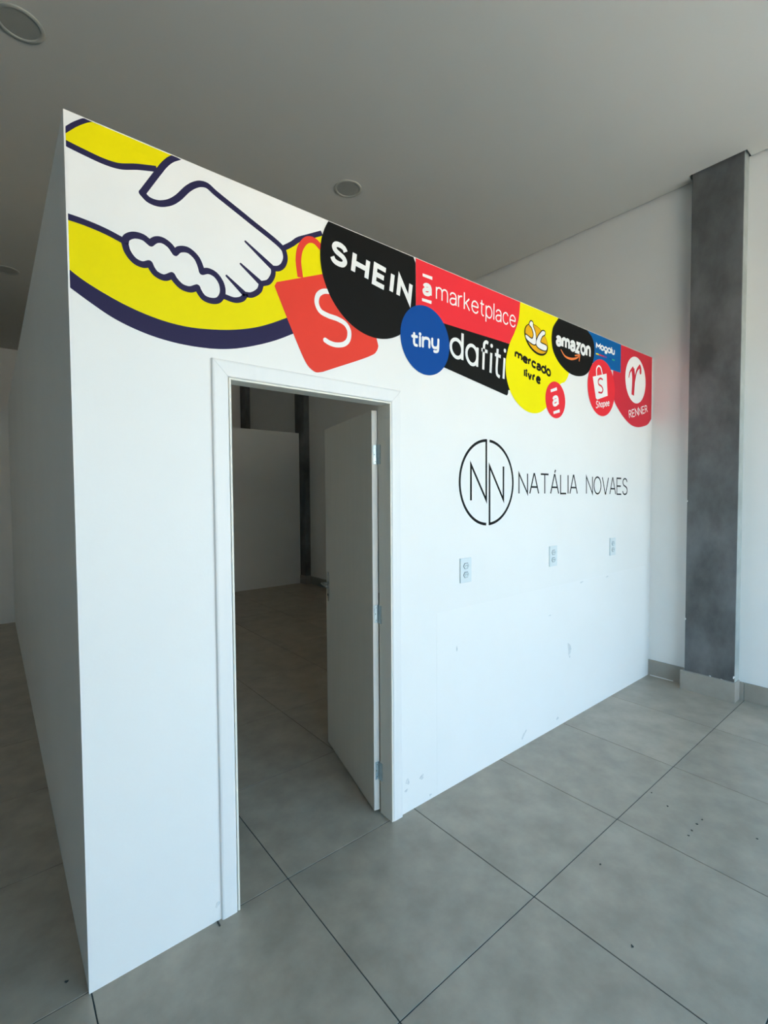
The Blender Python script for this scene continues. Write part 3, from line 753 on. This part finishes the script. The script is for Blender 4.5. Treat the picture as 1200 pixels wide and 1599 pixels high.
# 5. black banner below it
o = decal('black_banner_sticker', 2.0, 2.5, 'black banner sticker with one white lowercase word, below the red banner'); og = o.location.copy()
slab([(1.66, 2.6355), (2.40, 2.6355), (2.40, 2.36), (2.331, 2.345), (2.328, 2.322), (2.318, 2.311), (2.300, 2.312), (1.70, 2.400)], 6, 'black_field', V_BLACK, o, og)
text('lettering', 'dɑfiti', D['dafq'], .0200, 8, V_WHITE, o, og, gap=0.26)

# 6. blue disc
o = decal('round_blue_sticker', 1.6071, 2.5117, 'cobalt blue round sticker with a small white rounded word'); og = o.location.copy()
slab(ring(1.6071, 2.5117, 0.1815, n=80), 9, 'blue_disc', V_BLUE, o, og)
text('lettering', 'tiny', D['tinyq'], .0150, 10, V_WHITE, o, og, gap=0.27, cap='round')

# 7. yellow blob with a small oval emblem
o = decal('yellow_blob_sticker', 2.62, 2.58, 'bright yellow rounded sticker with a small handshake oval and two black words'); og = o.location.copy()
slab([(2.4538, 2.94), (2.93, 2.94)] + cr([(2.93, 2.92), (3.10, 2.73), (3.06, 2.585), (3.0303, 2.5263), (2.9933, 2.4912), (2.9383, 2.4687), (2.865, 2.385), (2.8324, 2.3436), (2.7467, 2.2748), (2.6799, 2.2415), (2.5985, 2.2285), (2.5039, 2.2413), (2.4127, 2.2847), (2.3536, 2.3388), (2.3173, 2.4033), (2.3027, 2.4872), (2.3096, 2.5485), (2.3449, 2.6412), (2.3955, 2.7208), (2.436, 2.8073), (2.4538, 2.92)]), 9, 'yellow_field', V_YEL2, o, og)
rot = math.radians(-16.8)
mb = MB(); mb.prism(ring(2.6366, 2.7185, .1425, .0905, rot=rot), xz(-LAY * 10, -LAY * 9)); em = finish(mb, 'oval_emblem', V_BLACK, o, og)
def sub(poly, layer, name, material):
    mb = MB(); mb.prism(poly, xz(-LAY * layer, -LAY * (layer - 1))); return finish(mb, name, material, em, og)
sub(ring(2.640, 2.7235, .1335, .0815, rot=rot), 11, 'amber_field', V_AMB)
for k in ('arm1', 'arm2'):
    c = cr(D[k], closed=True, n=5)
    mb = MB(); stroke_into(mb, c, .015, 12, closed=True); finish(mb, 'arm_outline', V_BLACK, em, og)
    sub(c, 13, 'arm', V_WHITE)
text('lettering', 'mercado', D['mercq'], .0160, 10, V_BLACK, o, og, gap=0.25)
text('lettering', 'livre', D['livq'], .0165, 10, V_BLACK, o, og, gap=0.36)

# 8. black disc with an orange smile
o = decal('round_black_sticker', 3.11, 2.75, 'smaller black round sticker with white lowercase word over an orange curved arrow'); og = o.location.copy()
slab(clip(ring(0, 0, 1), 1, 2) and ([(2.89, 2.94), (3.27, 2.94)] + cr(D['amz'][1:] + [(2.905, 2.92)])), 10, 'black_disc', V_BLACK, o, og)
text('lettering', 'amazon', D['amq'], .0240, 11, V_WHITE, o, og, gap=0.30)
mb = MB(); sm = cr(D['smile']); h2 = len(sm) // 2
stroke_into(mb, sm[:h2 + 1], .007, 11, 'round', wend=.017); stroke_into(mb, sm[h2:], .017, 11, 'round', wend=.009)
stroke_into(mb, D['arrow'], .010, 11, 'round'); finish(mb, 'curved_arrow', V_ORG, o, og)

# 9. small red disc
o = decal('round_red_sticker', 2.8747, 2.3488, 'small plain red round sticker with a white underlined letter, below the yellow one'); og = o.location.copy()
slab(ring(2.8747, 2.3488, 0.1275, n=64), 11, 'red_disc', V_RED, o, og)
slab(D['ab1'], 12, 'bar', V_WHITE, o, og); slab(D['ab2'], 12, 'bar', V_WHITE, o, og)
text('letter', 'a', D['abq'], .0205, 12, V_WHITE, o, og)

# 10. blue rectangle
o = decal('blue_banner_sticker', 3.6, 2.8, 'small blue rectangular sticker with a white word over a thin rainbow line'); og = o.location.copy()
slab([(3.20, 2.94), (3.861, 2.94), (3.861, 2.690), (3.40, 2.690)], 8, 'blue_field', V_BLU2, o, og)
text('lettering', 'Mɑgɑlu', D['magq'], .0135, 9, V_WHITE, o, og, gap=0.24)
(ax, az), (bx2, bz) = D['magu']
for k, mm in enumerate((V_YEL, V_RED, V_CRIM, V_PUR, V_BLU2, V_BLUE, V_GRN)):
    t0, t1 = k / 7, (k + 1) / 7
    slab([(ax + (bx2 - ax) * t0, az - .005), (ax + (bx2 - ax) * t1, az - .005), (ax + (bx2 - ax) * t1, az + .005), (ax + (bx2 - ax) * t0, az + .005)], 9, 'rainbow_dash', mm, o, og)

# 11. red oval with white bag
o = decal('round_red_sticker', 3.5403, 2.5224, 'red round sticker with a white shopping bag and small white word beneath'); og = o.location.copy()
slab(ring(3.5403, 2.5224, 0.2205, n=72), 11, 'red_disc', V_RED, o, og)
bg = slab(D['sbag'][:3] + D['sbag'][3:], 12, 'bag_body', V_WHITE, o, og)
mb = MB(); stroke_into(mb, cr(D['shan']), .0135, 12, 'butt'); finish(mb, 'bag_handle', V_WHITE, o, og)
mb = MB(); stroke_into(mb, cr(D['sS']), .0135, 13, 'round'); finish(mb, 'letter', V_CRIM, o, og)
sq = D['shq']
mb = MB()
text_into(mb, 'S', [(sq[0][0] + .002, sq[0][1] + .020), (sq[0][0] + .038, sq[0][1] + .028), (sq[3][0] + .038, sq[3][1] + .008), sq[3]], .0075, 12)
text_into(mb, 'hopee', [(sq[0][0] + .047, sq[0][1] + .010), sq[1], sq[2], (sq[3][0] + .047, sq[3][1] + .010)], .0075, 12, gap=0.30)
finish(mb, 'lettering', V_WHITE, o, og)

# 12. crimson sticker at the right end
o = decal('crimson_sticker', 4.15, 2.6, 'crimson sticker with a white circle around a script letter, at the right end'); og = o.location.copy()
rr = D['ren']
slab([(3.8625, 2.94), (RIGHT, 2.94), (RIGHT, 2.372)] + cr([(RIGHT, 2.368), (4.4057, 2.3134), (4.2902, 2.2824), (4.1781, 2.2693), (4.069, 2.278), (3.9367, 2.3246), (3.8342, 2.3834), (3.7592, 2.443), (3.7209, 2.5393)]) + [(3.73, 2.69), (3.8625, 2.69)], 9, 'crimson_field', V_CRIM, o, og)
slab(ring(4.1466, 2.6711, 0.1990, n=72), 10, 'white_disc', V_WHITE, o, og)
mb = MB()
stroke_into(mb, cr(D['renr1']), .012, 11, 'round', wend=.022); stroke_into(mb, cr([(4.088, 2.762)] + D['renr2'][1:] + []), .060, 11, 'butt', wend=.050)
stroke_into(mb, cr(D['renr3']), .016, 11, 'butt', wend=.030); stroke_into(mb, cr([D['renr3'][3], (4.2350, 2.785), (4.238, 2.752)]), .036, 11, 'round', wend=.036)
finish(mb, 'script_letter', V_CRIM, o, og)
text('lettering', 'RENNER', D['renq'], .0085, 11, V_WHITE, o, og, gap=0.24)

# 13. round double-N emblem and the name beside it
def sign(name, x, z, label):
    o = empty(name, (x, 0, z)); return tag(o, label, 'wall lettering', 'thin black vinyl sign on the partition')
o = sign('round_emblem', 2.128, 1.762, 'thin black circle emblem with two joined letters, left of the long name'); og = o.location.copy()
cx, cz, rr_ = 2.1295, 1.762, 0.2535
sw = .0165
xl, xr = 2.1155, 2.1470
tl = math.degrees(math.acos((xl - cx) / rr_)); tr = math.degrees(math.acos((xr - cx) / rr_))
mb = MB(); stroke_into(mb, ring(cx, cz, rr_, n=64, a0=tl, a1=360 - tl), sw, 1)
stroke_into(mb, [(xl, cz + rr_ * math.sin(math.radians(tl)) + sw / 2), (xl, 1.655), (1.9745, 1.866), (1.9745, 1.655)], sw, 1); finish(mb, 'left_half', V_BLACK, o, og)
mb = MB(); stroke_into(mb, ring(cx, cz, rr_, n=64, a0=-tr, a1=tr), sw, 1)
stroke_into(mb, [(xr, cz - rr_ * math.sin(math.radians(tr)) - sw / 2), (xr, 1.862), (2.2848, 1.655), (2.2848, 1.864)], sw, 1); finish(mb, 'right_half', V_BLACK, o, og)
o = sign('name_sign', 3.25, 1.757, 'long thin black two-word name in capitals, right of the round emblem'); og = o.location.copy()
text('lettering', 'NATÁLIA', D['natq'], .0120, 1, V_BLACK, o, og, gap=0.19)
text('lettering', 'NOVAES', D['novq'], .0120, 1, V_BLACK, o, og, gap=0.17)

# everyday words for the pieces of the setting
for ob in COL.objects:
    if ob.parent is None and ob.get('kind') == 'structure' and 'category' not in ob:
        ob['category'] = {'baseboard': 'baseboard', 'door': 'door', 'trim': 'trim'}.get(ob.name.split('.')[0].split('_')[0], ob.name.split('.')[0].split('_')[0])
